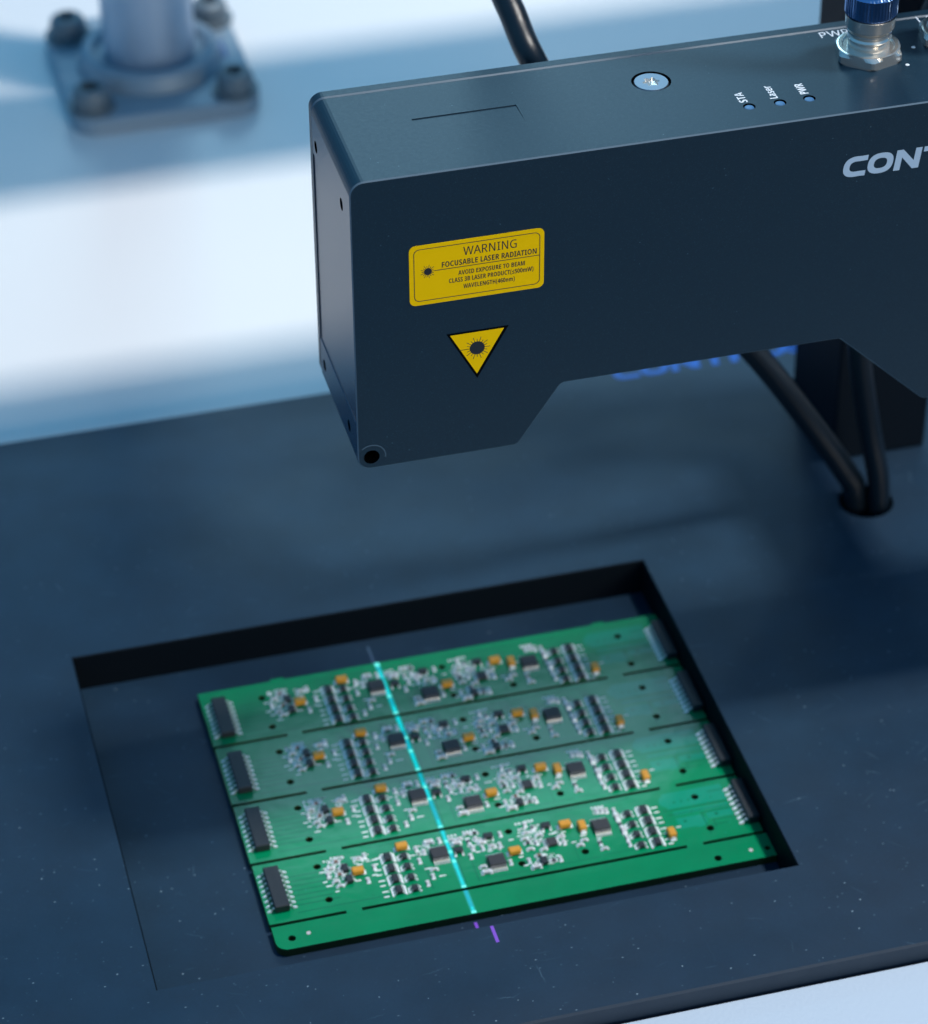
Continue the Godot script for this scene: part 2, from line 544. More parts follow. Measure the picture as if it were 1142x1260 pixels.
# ------------------------------------------------------------------ bench
func make_bench() -> void:
	var t := thing("bench", "white bench top under the whole setup", "bench")
	t.set_meta("kind", "structure")
	var y := -3.3
	put("front_panel", boxmesh(Vector3(-420, y - 22, 108.1), Vector3(620, y, 142), 0.6), M.bench_front_dimmed, t)
	put("side_panel", boxmesh(Vector3(-420, y - 22, -69.9), Vector3(-90.4, y, 107.8), 0.6), M.bench, t)
	put("side_panel", boxmesh(Vector3(235.4, y - 22, -69.9), Vector3(620, y, 107.8), 0.6), M.bench, t)
	put("back_panel", boxmesh(Vector3(-420, y - 22, -620.0), Vector3(620, y, -70.2), 0.6), M.bench, t)
	# added unseen frame: its two cross rails shade soft grey bands onto the bench
	t = thing("added_shade_frame", "added unseen frame that shades the back of the bench", "frame", Vector3(100, y, -130))
	for z in [64.0, -33.0]:
		var w := 21.0 if z < 0.0 else 10.5
		put("shade_rail", boxmesh(Vector3(-400, 128, z - w), Vector3(400, 146, z + w), 1.0), M.alu, t)
		for x in [-395.0, 395.0]:
			put("leg", boxmesh(Vector3(x - 12, 0, z - 9), Vector3(x + 12, 127.9, z + 9), 1.0), M.alu, t)
	for x in [-395.0, 395.0]:
		put("side_rail", boxmesh(Vector3(x - 12, 146.1, -60), Vector3(x + 12, 166, 80), 1.0), M.alu, t)

# ------------------------------------------------------------------ dark plate with the pocket
func make_base_plate() -> void:
	uv_from = Vector2(-90, -70); uv_size = Vector2(325, 178)
	var t := thing("base_plate", "scratched black base plate with a rectangular pocket holding the green boards", "base plate")
	var s := st()
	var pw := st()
	var pe := st()
	var c := 0.35
	var x0 := -90.0; var x1 := 235.0; var z0 := -69.6; var z1 := 107.6; var low := -9.6
	var W := 108.0; var D := 85.0; var H := 7.66; var b := 0.22
	sheet(s, Vector3.ZERO, Vector3.RIGHT, Vector3.BACK, Vector2(x0 + c, z0 + c), Vector2(x1 - c, z1 - c), [{"r0": Vector2(-b, -b), "r1": Vector2(W + b, D + b)}, {"c": Vector2(155.0, -6.2), "r": 5.3}], Vector3.UP)
	# pocket: broken rim, walls, floor
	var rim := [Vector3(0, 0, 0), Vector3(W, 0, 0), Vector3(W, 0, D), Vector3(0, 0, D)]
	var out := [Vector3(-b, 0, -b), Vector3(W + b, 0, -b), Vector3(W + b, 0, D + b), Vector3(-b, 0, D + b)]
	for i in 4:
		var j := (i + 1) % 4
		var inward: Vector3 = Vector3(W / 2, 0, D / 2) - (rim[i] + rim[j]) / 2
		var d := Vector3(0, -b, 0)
		quad(pw, out[i], out[j], rim[j] + d, rim[i] + d, inward + Vector3.UP * 50)  # rim in the dark wall colour: painted shadow line along the pocket edge
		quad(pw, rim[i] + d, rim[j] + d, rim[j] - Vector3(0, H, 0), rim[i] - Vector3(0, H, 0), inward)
	quad(s, Vector3(0, -H, 0), Vector3(W, -H, 0), Vector3(W, -H, D), Vector3(0, -H, D), Vector3.UP)
	# outer edges
	var top := [Vector3(x0 + c, 0, z0 + c), Vector3(x1 - c, 0, z0 + c), Vector3(x1 - c, 0, z1 - c), Vector3(x0 + c, 0, z1 - c)]
	var rimo := [Vector3(x0, -c, z0), Vector3(x1, -c, z0), Vector3(x1, -c, z1), Vector3(x0, -c, z1)]
	for i in 4:
		var j := (i + 1) % 4
		var o: Vector3 = (rimo[i] + rimo[j]) / 2 - Vector3(72, 0, 19)
		quad(pe, top[i], top[j], rimo[j], rimo[i], o.normalized() + Vector3.UP)
		quad(pe, rimo[i], rimo[j], Vector3(rimo[j].x, low, rimo[j].z), Vector3(rimo[i].x, low, rimo[i].z), o)
	quad(s, Vector3(x0, low, z0), Vector3(x1, low, z0), Vector3(x1, low, z1), Vector3(x0, low, z1), Vector3.DOWN)
	put("plate", join([s, pw, pe]), [M.base, M.pocket_wall_shaded, M.base_edge], t)
	uv_from = Vector2.ZERO; uv_size = Vector2(100, 100)
	var wl := st(); var fl := st()
	well(wl, Vector3(155.0, 0, -6.2), Vector3.UP, 5.3, 9.0, fl)
	put("cable_hole", join([wl, fl]), M.hole, t)
	# blue printed name behind the scanner head
	var g := st()
	logo(g, "CONTROL", Vector3(120.4, 0.0, -57.9), Vector3.RIGHT, Vector3.FORWARD, Vector3.UP, 5.2, 0.03)
	put("printed_name", g.commit(), M.blue, t)
	var k := st()
	plate(k, PackedVector2Array([Vector2(0, 0.2), Vector2(4.6, 0.2), Vector2(6.0, 5.2), Vector2(0.6, 5.2)]), Vector3(157.6, 0, -58.4), Vector3.RIGHT, Vector3.FORWARD, Vector3.UP, 0.03)
	put("printed_mark", k.commit(), M.blue, t)

# slanted heavy capitals as on the scanner: outlines built from rings and bars, h high
func logo(s: SurfaceTool, text: String, o: Vector3, U: Vector3, W: Vector3, n: Vector3, h: float, thick: float) -> void:
	var x := 0.0
	for ch in text:
		var w := 1.16
		var polys := []
		var q := 0.29
		match ch:
			"C", "O":
				var a := PackedVector2Array(); var b := PackedVector2Array()
				var from := 0.2 if ch == "C" else 0.0
				var k := 36
				for i in k + 1:
					var t := TAU * (from + (1.0 - 2.0 * from) * i / k)
					var d := Vector2(cos(t), sin(t))
					var r := pow(pow(absf(d.x), 2.5) + pow(absf(d.y), 2.5), -1.0 / 2.5)
					a.append(Vector2(0.58, 0.5) + d * r * Vector2(0.58, 0.5))
					b.append(Vector2(0.58, 0.5) + d * r * Vector2(0.30, 0.25))
				for i in k: polys.append(PackedVector2Array([a[i], a[i + 1], b[i + 1], b[i]]))
				if ch == "C":
					for e in [0, k]:
						var sg := 1.0 if e == 0 else -1.0
						polys.append(PackedVector2Array([a[e], Vector2(1.06, 0.5 + sg * 0.5), Vector2(1.06, 0.5 + sg * 0.25), b[e]]))
					w = 1.02
			"N":
				polys = [PackedVector2Array([Vector2(0, 0), Vector2(q, 0), Vector2(q, 1), Vector2(0, 1)]), PackedVector2Array([Vector2(0.87, 0), Vector2(1.16, 0), Vector2(1.16, 1), Vector2(0.87, 1)]), PackedVector2Array([Vector2(q, 1), Vector2(q, 0.62), Vector2(0.87, 0), Vector2(0.87, 0.40)])]
			"T":
				polys = [PackedVector2Array([Vector2(0, 0.76), Vector2(1.08, 0.76), Vector2(1.08, 1), Vector2(0, 1)]), PackedVector2Array([Vector2(0.39, 0), Vector2(0.39 + q, 0), Vector2(0.39 + q, 0.76), Vector2(0.39, 0.76)])]
				w = 1.08
			"R":
				polys = [PackedVector2Array([Vector2(0, 0), Vector2(q, 0), Vector2(q, 1), Vector2(0, 1)]), PackedVector2Array([Vector2(q, 0.76), Vector2(0.8, 0.76), Vector2(1.0, 1), Vector2(q, 1)]), PackedVector2Array([Vector2(q, 0.32), Vector2(0.95, 0.32), Vector2(0.80, 0.54), Vector2(q, 0.54)]),
					PackedVector2Array([Vector2(0.80, 0.54), Vector2(0.95, 0.32), Vector2(1.1, 0.5), Vector2(1.1, 0.85), Vector2(1.0, 1.0), Vector2(0.8, 0.76)]), PackedVector2Array([Vector2(0.5, 0.32), Vector2(0.78, 0), Vector2(1.12, 0), Vector2(0.85, 0.32)])]
				w = 1.1
			"L":
				polys = [PackedVector2Array([Vector2(0, 0), Vector2(q, 0), Vector2(q, 1), Vector2(0, 1)]), PackedVector2Array([Vector2(q, 0), Vector2(0.98, 0), Vector2(0.98, 0.24), Vector2(q, 0.24)])]
				w = 1.0
		for p in polys:
			var r := PackedVector2Array()
			for v in p: r.append(Vector2((x + v.x + 0.13 * v.y) * h, v.y * h))
			plate(s, r, o, U, W, n, thick)
		x += w + 0.10

# ------------------------------------------------------------------ flanged post on the bench
func make_support_post() -> void:
	var t := thing("support_post", "round aluminium post on a square flange bolted to the bench at the back", "post", Vector3(53, -3.3, -214.3))
	var s := st()
	var f := round_rect(Vector2(-22.3, -25.3), Vector2(22.3, 25.3), 6.0)
	var f2 := round_rect(Vector2(-21.7, -24.7), Vector2(21.7, 24.7), 5.4)
	plate(s, f, Vector3.ZERO, Vector3.RIGHT, Vector3.FORWARD, Vector3.UP, 3.4)
	for i in f.size():
		var j := (i + 1) % f.size()
		quad(s, Vector3(f[i].x, 3.4, -f[i].y), Vector3(f[j].x, 3.4, -f[j].y), Vector3(f2[j].x, 4.0, -f2[j].y), Vector3(f2[i].x, 4.0, -f2[i].y), Vector3(f[i].x, 20, -f[i].y))
	plate(s, f2, Vector3(0, 4.0, 0), Vector3.RIGHT, Vector3.FORWARD, Vector3.UP, 0.0)
	put("flange", s.commit(), M.alu, t)
	s = st()
	lathe(s, Vector3.ZERO, [Vector2(17.4, 4.0), Vector2(17.2, 5.2), Vector2(16.2, 7.8), Vector2(15.0, 8.6), Vector2(13.6, 8.2), Vector2(12.6, 6.6), Vector2(10.9, 6.4)], 64)
	put("collar", s.commit(), M.alu, t)
	s = st()
	lathe(s, Vector3.ZERO, [Vector2(10.9, 6.0), Vector2(10.9, 260.0), Vector2(0.0, 260.0)], 64)
	put("tube", s.commit(), M.alu_tube, t)
	s = st()
	lathe(s, Vector3.ZERO, [Vector2(5.6, 4.0), Vector2(5.6, 4.9), Vector2(4.3, 4.9), Vector2(4.3, 8.0), Vector2(3.9, 8.9), Vector2(3.2, 9.4), Vector2(2.2, 9.5)], 32)
	lathe(s, Vector3.ZERO, [Vector2(2.2, 9.5), Vector2(2.2, 7.6), Vector2(0.0, 7.6)], 6)
	var bm := s.commit()
	for p in [Vector2(-16.9, -16.8), Vector2(-17.2, 18.6), Vector2(16.6, 20.0), Vector2(17.6, -15.8)]:
		put("bolt", bm, M.bolt, t, Vector3(p.x, 0, p.y))
	s = st()
	plate(s, round_rect(Vector2(15.5, -3.5), Vector2(18.2, 4.5), 0.6), Vector3(0, 4.0, 0), Vector3.RIGHT, Vector3.FORWARD, Vector3.UP, 0.1)
	put("paint_mark", s.commit(), M.blue_mark, t)

# ------------------------------------------------------------------ black post that carries the scanner
func make_mounting_post() -> void:
	var t := thing("mounting_post", "square black post standing behind the scanner at the right", "post", Vector3(153.3, 0, -43.5))
	put("upright", boxmesh(Vector3.ZERO, Vector3(19.3, 240, 23.2), 0.4), M.post_black, t)
	put("bracket_arm", boxmesh(Vector3(3.5, 64, 23.25), Vector3(18.5, 81, 58.6), 0.4), M.post_black, t)

# ------------------------------------------------------------------ circuit boards
func lead(s: SurfaceTool, x: float, z: float, dir: float, w: float, reach: float, high: float) -> void:
	# a gull-wing lead along x: shoulder, slope, foot
	var p := [Vector2(0, high), Vector2(reach * 0.34, high), Vector2(reach * 0.58, 0.10), Vector2(reach, 0.10)]
	for i in 3:
		var a: Vector2 = p[i]; var b: Vector2 = p[i + 1]
		var t := Vector2(0, 0.17) if i != 1 else Vector2(0.17, 0.03)
		for zz in [1]:
			var c := [Vector3(x + dir * a.x, a.y, z - w / 2), Vector3(x + dir * b.x, b.y, z - w / 2), Vector3(x + dir * b.x, b.y, z + w / 2), Vector3(x + dir * a.x, a.y, z + w / 2)]
			var u := Vector3(dir * t.x, t.y, 0)
			quad(s, c[0] + u, c[1] + u, c[2] + u, c[3] + u, u)
			quad(s, c[3], c[2], c[2] + u, c[3] + u, Vector3.BACK)
			quad(s, c[0], c[1], c[1] + u, c[0] + u, Vector3.FORWARD)
	box(s, Vector3(x + dir * reach - 0.02, 0.0, z - w / 2), Vector3(x + dir * reach + 0.02, 0.27, z + w / 2))
	# solder fillet and pad
	box(s, Vector3(minf(x + dir * reach * 0.55, x + dir * (reach + 0.22)), 0.0, z - w * 0.62), Vector3(maxf(x + dir * reach * 0.55, x + dir * (reach + 0.22)), 0.07, z + w * 0.62), 0.03)

func part_soic(left_only: bool) -> ArrayMesh:
	var b := st(); var l := st()
	if left_only: box(b, Vector3(-1.0, 0.15, -5.0), Vector3(1.05, 1.75, 5.0), 0.16)
	else: box(b, Vector3(-1.3, 0.15, -4.95), Vector3(1.3, 1.55, 4.95), 0.14)
	for i in 8:
		var z := (i - 3.5) * 1.22
		lead(l, -1.22 if not left_only else -0.95, z, -1.0, 0.36 if not left_only else 0.5, 1.05 if not left_only else 1.25, 0.62)
		if not left_only: lead(l, 1.22, z, 1.0, 0.36, 1.15, 0.62)
	return join([b, l])

func turned(m: ArrayMesh, surface: int, s: SurfaceTool, angle: float) -> void:
	s.append_from(m, surface, Transform3D(Basis(Vector3.UP, angle), Vector3.ZERO))

func part_tssop() -> ArrayMesh:
	var b := st(); var l := st(); var r := st()
	box(b, Vector3(-1.45, 0.1, -1.25), Vector3(1.45, 1.0, 1.25), 0.08)
	var tmp := st()
	for i in 7:
		var x := (i - 3) * 0.41
		lead(tmp, 1.2, x, 1.0, 0.2, 0.8, 0.42)
	var m: ArrayMesh = tmp.commit()
	turned(m, 0, l, PI / 2)
	turned(m, 0, l, -PI / 2)
	# pin one dot, pressed into the body
	plate(r, disc(Vector2(-1.1, -0.85), 0.16, 12), Vector3(0, 1.0, 0), Vector3.RIGHT, Vector3.FORWARD, Vector3.UP, 0.004)
	return join([b, l, r])

func part_sot(pins_l: int, pins_r: int, hx: float, hz: float, high: float) -> ArrayMesh:
	var b := st(); var l := st()
	box(b, Vector3(-hx, 0.08, -hz), Vector3(hx, high, hz), 0.08)
	for side in [-1.0, 1.0]:
		var n := pins_l if side < 0 else pins_r
		for i in n:
			var z := 0.0 if n == 1 else (float(i) / (n - 1) - 0.5) * 2.0 * (hz - 0.16)
			lead(l, side * (hx - 0.05), z, side, 0.3 if n < 3 else 0.26, 0.42, 0.38)
	return join([b, l])

func part_two_end(hx: float, hz: float, high: float, cap: float, pad: float) -> ArrayMesh:
	# a small ceramic part with two metal ends on solder pads, long along x
	var b := st(); var l := st()
	box(b, Vector3(-hx + cap, 0.06, -hz + 0.02), Vector3(hx - cap, high - 0.02, hz - 0.02), 0.03)
	for sg in [-1.0, 1.0]:
		box(l, Vector3(minf(sg * hx, sg * (hx - cap)), 0.04, -hz), Vector3(maxf(sg * hx, sg * (hx - cap)), high, hz), 0.06)
		box(l, Vector3(minf(sg * (hx - cap), sg * (hx + pad)), 0.0, -hz - 0.07), Vector3(maxf(sg * (hx - cap), sg * (hx + pad)), 0.05, hz + 0.07), 0.02)
		# solder climbing the end
		var e := [Vector3(sg * hx, high * 0.6, -hz * 0.8), Vector3(sg * hx, high * 0.6, hz * 0.8), Vector3(sg * (hx + pad * 0.8), 0.05, hz * 0.8), Vector3(sg * (hx + pad * 0.8), 0.05, -hz * 0.8)]
		quad(l, e[0], e[1], e[2], e[3], Vector3(sg, 1, 0))
	return join([b, l])

func part_tantalum() -> ArrayMesh:
	var b := st(); var l := st()
	box(b, Vector3(-1.05, 0.12, -0.66), Vector3(1.05, 1.25, 0.66), 0.2)
	for sg in [-1.0, 1.0]:
		box(l, Vector3(minf(sg * 0.6, sg * 1.42), 0.0, -0.55), Vector3(maxf(sg * 0.6, sg * 1.42), 0.08, 0.55), 0.03)
		box(l, Vector3(minf(sg * 1.03, sg * 1.16), 0.06, -0.36), Vector3(maxf(sg * 1.03, sg * 1.16), 0.6, 0.36), 0.03)
	return join([b, l])

func make_panel() -> void:
	var top := -6.06
	var th := 1.6
	var t := thing("circuit_board_panel", "green panel of four populated circuit boards lying in the pocket of the black plate", "circuit board")
	var soic := part_soic(false)
	var plug := part_soic(true)
	var tssop := part_tssop()
	var sot6 := part_sot(3, 3, 0.55, 0.85, 0.8)
	var sot3 := part_sot(2, 2, 0.5, 0.62, 0.78)
	var sot23 := part_sot(2, 1, 0.55, 0.8, 0.8)
	var qfn := part_sot(4, 4, 0.85, 0.9, 0.7)
	var tant := part_tantalum()
	var cap := part_two_end(0.50, 0.28, 0.4, 0.18, 0.24)
	var cap_big := part_two_end(0.75, 0.42, 0.55, 0.26, 0.25)
	# groove centres between the boards, from the rearmost to the front rail
	var grooves := [23.95, 39.6, 54.85, 70.0]
	var back := [8.81, 23.95, 39.6, 54.85]
	for k in 4:                                                      # k = 0 is the board at the back
		var dz := -15.1 * (3 - k)
		var za: float = back[k] + (0.0 if k == 0 else 0.33)
		var zb: float = grooves[k] - 0.33
		var x0 := 20.9 + 0.12 * k
		var x1 := 107.75
		uv_from = Vector2(20, 8); uv_size = Vector2(90, 69.0)
		var s := st(); var sd := st(); var hw := st()
		var holes := []
		for h in [Vector2(31.9, 58.2), Vector2(32.1, 66.4), Vector2(65.5, 58.4), Vector2(65.6, 66.6), Vector2(76.8, 66.6), Vector2(99.1, 58.5), Vector2(99.2, 66.7)]:
			holes.append({"c": h + Vector2(0, dz), "r": 0.66})
			well(hw, Vector3(h.x, top, h.y + dz), Vector3.UP, 0.66, th)
		sheet(s, Vector3(0, top, 0), Vector3.RIGHT, Vector3.BACK, Vector2(x0, za), Vector2(x1, zb), holes, Vector3.UP)
		var cs := [Vector3(x0, top, za), Vector3(x1, top, za), Vector3(x1, top, zb), Vector3(x0, top, zb)]
		var dn := Vector3(0, -th, 0)
		for i in 4:
			var j := (i + 1) % 4
			quad(sd, cs[i], cs[j], cs[j] + dn, cs[i] + dn, (cs[i] + cs[j]) / 2 - Vector3(64, top, (za + zb) / 2))
		quad(sd, cs[0] + dn, cs[1] + dn, cs[2] + dn, cs[3] + dn, Vector3.DOWN)
		# the two bridges to the next board
		for q in [[34.25, 36.95], [93.9, 96.8]]:
			quad(s, Vector3(q[0], top, zb), Vector3(q[1], top, zb), Vector3(q[1], top, zb + 0.66), Vector3(q[0], top, zb + 0.66), Vector3.UP)
			for e in 2:
				quad(sd, Vector3(q[e], top, zb), Vector3(q[e], top, zb + 0.66), Vector3(q[e], top - th, zb + 0.66), Vector3(q[e], top - th, zb), Vector3.LEFT if e == 0 else Vector3.RIGHT)
		if k == 0:
			for x in [35.6, 96.6]:
				var nb := [Vector3(x - 1.3, top, za), Vector3(x + 1.3, top, za), Vector3(x + 1.1, top, za - 0.55), Vector3(x - 1.1, top, za - 0.55)]
				quad(s, nb[0], nb[1], nb[2], nb[3], Vector3.UP)
				for i in 4:
					quad(sd, nb[i], nb[(i + 1) % 4], nb[(i + 1) % 4] + dn, nb[i] + dn, (nb[i] + nb[(i + 1) % 4]) / 2 - Vector3(x, top, za - 0.2))
		var board := put("circuit_board", join([s, sd, hw]), [M.mask, M.board_side, M.board_side], t)
		uv_from = Vector2.ZERO; uv_size = Vector2(100, 100)
		populate(board, top, dz, soic, plug, tssop, sot6, sot3, sot23, qfn, tant, cap, cap_big)
	# front rail with a rounded left corner
	uv_from = Vector2(20, 8); uv_size = Vector2(90, 69.0)
	var s := st(); var sd := st(); var hw := st()
	var za := 70.33; var zb := 75.98; var xl := 21.35; var xr := 108.0; var r := 2.0
	var hl := []
	for h in [Vector2(24.2, 73.6), Vector2(98.1, 74.1), Vector2(107.0, 73.9)]:
		var rr := 0.66 if h.x < 100 else 0.5
		hl.append({"c": h, "r": rr})
		well(hw, Vector3(h.x, top, h.y), Vector3.UP, rr, th)
	sheet(s, Vector3(0, top, 0), Vector3.RIGHT, Vector3.BACK, Vector2(xl + r, za), Vector2(xr, zb), hl, Vector3.UP)
	sheet(s, Vector3(0, top, 0), Vector3.RIGHT, Vector3.BACK, Vector2(xl, za), Vector2(xl + r, zb - r), [], Vector3.UP)
	var c := Vector3(xl + r, top, zb - r)
	var edge := [Vector3(xl + r, top, za), Vector3(xl, top, za)]
	for i in 9:
		var a := PI + PI / 2 * i / 8.0
		edge.append(c + Vector3(cos(a), 0, -sin(a)) * r)
		if i: tri(s, c, edge[-1], edge[-2], Vector3.UP)
	edge.append_array([Vector3(xr, top, zb), Vector3(xr, top, za)])
	for i in edge.size():
		var a: Vector3 = edge[i]
		var b: Vector3 = edge[(i + 1) % edge.size()]
		quad(sd, a, b, b + Vector3(0, -th, 0), a + Vector3(0, -th, 0), (a + b) / 2 - Vector3(64, top, (za + zb) / 2))
	var rail := put("edge_rail", join([s, sd, hw]), [M.mask, M.board_side, M.board_side], t)
	uv_from = Vector2.ZERO; uv_size = Vector2(100, 100)
	var fd := st()
	for p in [Vector2(27.1, 73.1), Vector2(104.1, 73.7)]:
		plate(fd, disc(p * Vector2(1, -1), 0.38, 20), Vector3(0, top, 0), Vector3.RIGHT, Vector3.FORWARD, Vector3.UP, 0.03)
	put("alignment_dots", fd.commit(), M.ceramic, rail)

func populate(board: Node, top: float, dz: float, soic: Mesh, plug: Mesh, tssop: Mesh, sot6: Mesh, sot3: Mesh, sot23: Mesh, qfn: Mesh, tant: Mesh, cap: Mesh, cap_big: Mesh) -> void:
	var at := func(x: float, z: float): return Vector3(x + rng.randf_range(-0.05, 0.05), top, z + dz + rng.randf_range(-0.05, 0.05))
	var tilt := func(): return rng.randf_range(-0.022, 0.022)
	put("integrated_circuit", soic, [M.chip, M.tin], board, at.call(23.95, 62.4), tilt.call() * 0.4)
	put("edge_connector", plug, [M.chip, M.solder], board, at.call(106.75, 62.6))
	for p in [[52.55, 61.0], [61.5, 65.3], [81.1, 61.6]]:
		put("integrated_circuit", tssop, [M.qfp, M.tin, M.ink], board, at.call(p[0], p[1]), tilt.call())
	put("integrated_circuit", qfn, [M.qfp, M.solder], board, at.call(71.8, 63.2), tilt.call())
	for i in 4:
		put("transistor", sot6, [M.chip, M.solder], board, at.call(43.9, 59.5 + i * 2.68), tilt.call())
		put("transistor", sot3, [M.chip, M.solder], board, at.call(46.6, 59.9 + i * 2.66), tilt.call())
		put("transistor", sot3, [M.chip, M.solder], board, at.call(86.4, 59.9 + i * 2.66), tilt.call())
		put("transistor", sot6, [M.chip, M.solder], board, at.call(89.3, 59.7 + i * 2.7), tilt.call())
	for p in [[55.9, 61.0, PI / 2], [61.7, 59.0, PI / 2], [71.9, 59.0, PI / 2], [69.3, 67.3, 0.0], [36.3, 60.2, 0.0], [36.4, 63.0, 0.0]]:
		put("transistor", sot23, [M.chip, M.solder], board, at.call(p[0], p[1]), p[2] + tilt.call())
	for p in [[38.2, 61.6, 0.0], [46.7, 57.7, 0.0], [65.0, 63.9, 0.0], [75.1, 59.8, 0.0], [77.9, 61.0, PI / 2], [92.2, 66.7, PI / 2]]:
		put("tantalum_capacitor", tant, [M.tantalum, M.solder], board, at.call(p[0], p[1]), p[2] + tilt.call())
	# small two-ended parts that can be told apart: x, z, turned, kind (0 capacitor, 1 resistor, 2 brown, 3 large capacitor)
	var small := [[35.2, 58.0, 0, 2], [34.0, 59.3, 0, 0], [35.2, 61.2, 0, 2], [39.1, 58.2, 0, 0], [40.2, 57.9, 1, 0], [41.2, 60.9, 1, 0], [39.5, 63.7, 1, 0], [34.2, 62.7, 0, 0], [33.2, 60.8, 1, 0], [34.7, 63.9, 0, 0],
		[49.2, 58.5, 1, 0], [50.3, 59.6, 1, 0], [48.9, 61.4, 1, 0], [50.9, 64.1, 0, 0], [50.3, 65.7, 1, 0], [49.0, 67.1, 1, 0], [51.6, 57.5, 0, 3], [53.4, 57.6, 1, 0],
		[55.5, 58.0, 0, 0], [56.8, 58.0, 0, 0], [56.1, 59.0, 0, 3], [58.6, 60.9, 1, 0], [60.2, 61.3, 1, 0], [61.9, 61.3, 0, 0], [63.2, 61.2, 1, 0], [63.9, 58.7, 1, 0], [57.7, 62.7, 1, 0], [59.0, 65.7, 0, 0], [59.2, 67.2, 0, 3], [63.8, 65.9, 1, 0],
		[58.4, 57.2, 0, 0], [59.7, 57.3, 0, 1], [59.6, 58.8, 1, 0], [60.3, 59.9, 0, 0], [58.2, 59.2, 1, 1],
		[67.0, 66.4, 1, 0], [67.7, 68.1, 0, 3], [71.0, 67.3, 0, 1], [72.2, 67.3, 1, 0], [77.4, 64.0, 0, 0], [69.0, 65.5, 0, 2], [76.4, 65.0, 0, 0], [68.6, 57.6, 1, 0], [69.7, 58.8, 1, 1], [70.3, 60.8, 0, 0], [67.6, 61.0, 0, 0], [67.8, 62.2, 0, 1], [69.4, 62.4, 1, 0], [70.1, 64.4, 0, 0], [73.8, 61.9, 0, 0], [74.0, 63.5, 1, 0], [68.0, 63.6, 0, 0], [68.3, 59.6, 0, 0],
		[81.6, 57.6, 1, 0], [82.5, 57.6, 1, 0], [83.2, 58.0, 1, 0], [84.4, 58.2, 1, 0], [84.5, 60.0, 1, 3], [84.5, 61.9, 1, 1], [84.6, 63.4, 1, 3], [84.6, 65.3, 1, 0], [84.7, 66.9, 1, 0], [79.9, 65.4, 1, 1], [80.1, 66.9, 0, 0]]
	for q in small:
		var called: String = ["capacitor", "resistor", "resistor", "capacitor"][q[3]]
		put(called, cap_big if q[3] == 3 else cap, [[M.ceramic, M.resistor, M.brown, M.ceramic][q[3]], M.solder], board, at.call(q[0] + rng.randf_range(-0.06, 0.06), q[1] + rng.randf_range(-0.06, 0.06)), PI / 2 * q[2] + rng.randf_range(-0.05, 0.05))
	# printed outlines, part numbers and bare pads, all white and a few hundredths of a millimetre high
	var s := st()
	var bar := func(x: float, z: float, w: float, d: float): box(s, Vector3(x - w / 2, top, z + dz - d / 2), Vector3(x + w / 2, top + 0.03, z + dz + d / 2))
	for i in 4:
		for q in [[43.9, 59.5 + i * 2.68], [89.3, 59.7 + i * 2.7]]:
			bar.call(q[0], q[1] - 1.2, 2.0, 0.34)
			bar.call(q[0] - 1.15, q[1], 0.28, 2.2); bar.call(q[0] + 1.15, q[1], 0.28, 2.2)
			bar.call(q[0] + (-2.2 if q[0] < 60 else 2.1), q[1] - 0.4, 1.1, 0.28)
			bar.call(q[0] + (-2.3 if q[0] < 60 else 2.2), q[1] + 0.8, 0.9, 0.28)
		for q in [[46.6, 59.9 + i * 2.66], [86.4, 59.9 + i * 2.66]]:
			bar.call(q[0] + 0.2, q[1] - 1.05, 0.9, 0.28); bar.call(q[0] - 1.05, q[1], 0.26, 1.2)
	for p in [[32.5, 59.8], [32.4, 62.2], [32.9, 63.3], [33.9, 64.9], [37.9, 63.3], [40.9, 62.7], [42.3, 58.9], [39.0, 59.6], [50.0, 63.6], [51.9, 65.9], [48.0, 59.8], [58.2, 58.2], [59.2, 61.9], [61.2, 62.2], [65.9, 65.0], [66.2, 67.2], [65.4, 60.5], [70.6, 66.2], [72.0, 66.3], [75.6, 63.9], [77.6, 62.7], [79.0, 60.6], [80.0, 64.2], [94.0, 65.0], [72.6, 60.9], [74.5, 61.0], [67.0, 60.0]]:
		bar.call(p[0], p[1], rng.randf_range(0.7, 1.3), 0.26)
	for q in [[67.2, 57.0, 5], [68.9, 56.8, 3], [58.0, 56.6, 4], [34.6, 56.9, 3], [55.2, 56.9, 3], [81.0, 56.6, 4]]:
		for i in q[2]:
			bar.call(q[0] + i * 0.62, q[1], 0.34, 0.5)
	for q in [[34.9, 59.5, 3.6, 5.4], [39.4, 58.4, 2.6, 1.8], [50.2, 59.0, 2.6, 2.2], [60.4, 59.6, 4.6, 2.6], [62.4, 61.8, 2.6, 1.2], [69.2, 60.4, 4.0, 4.6], [73.6, 62.2, 1.4, 3.2], [69.6, 66.6, 3.6, 2.6], [82.3, 57.6, 2.2, 1.2]]:
		for i in int(q[2] * q[3] * 4.2):
			var x: float = q[0] + rng.randf_range(-0.5, 0.5) * q[2]
			var z: float = q[1] + rng.randf_range(-0.5, 0.5) * q[3]
			if rng.randf() < 0.55: bar.call(x, z, 0.38, 0.34)
			else: bar.call(x, z, rng.randf_range(0.4, 0.9), 0.17)
	tag(put("silkscreen_marks", s.commit(), M.silk, board), "", "", "", "stuff")

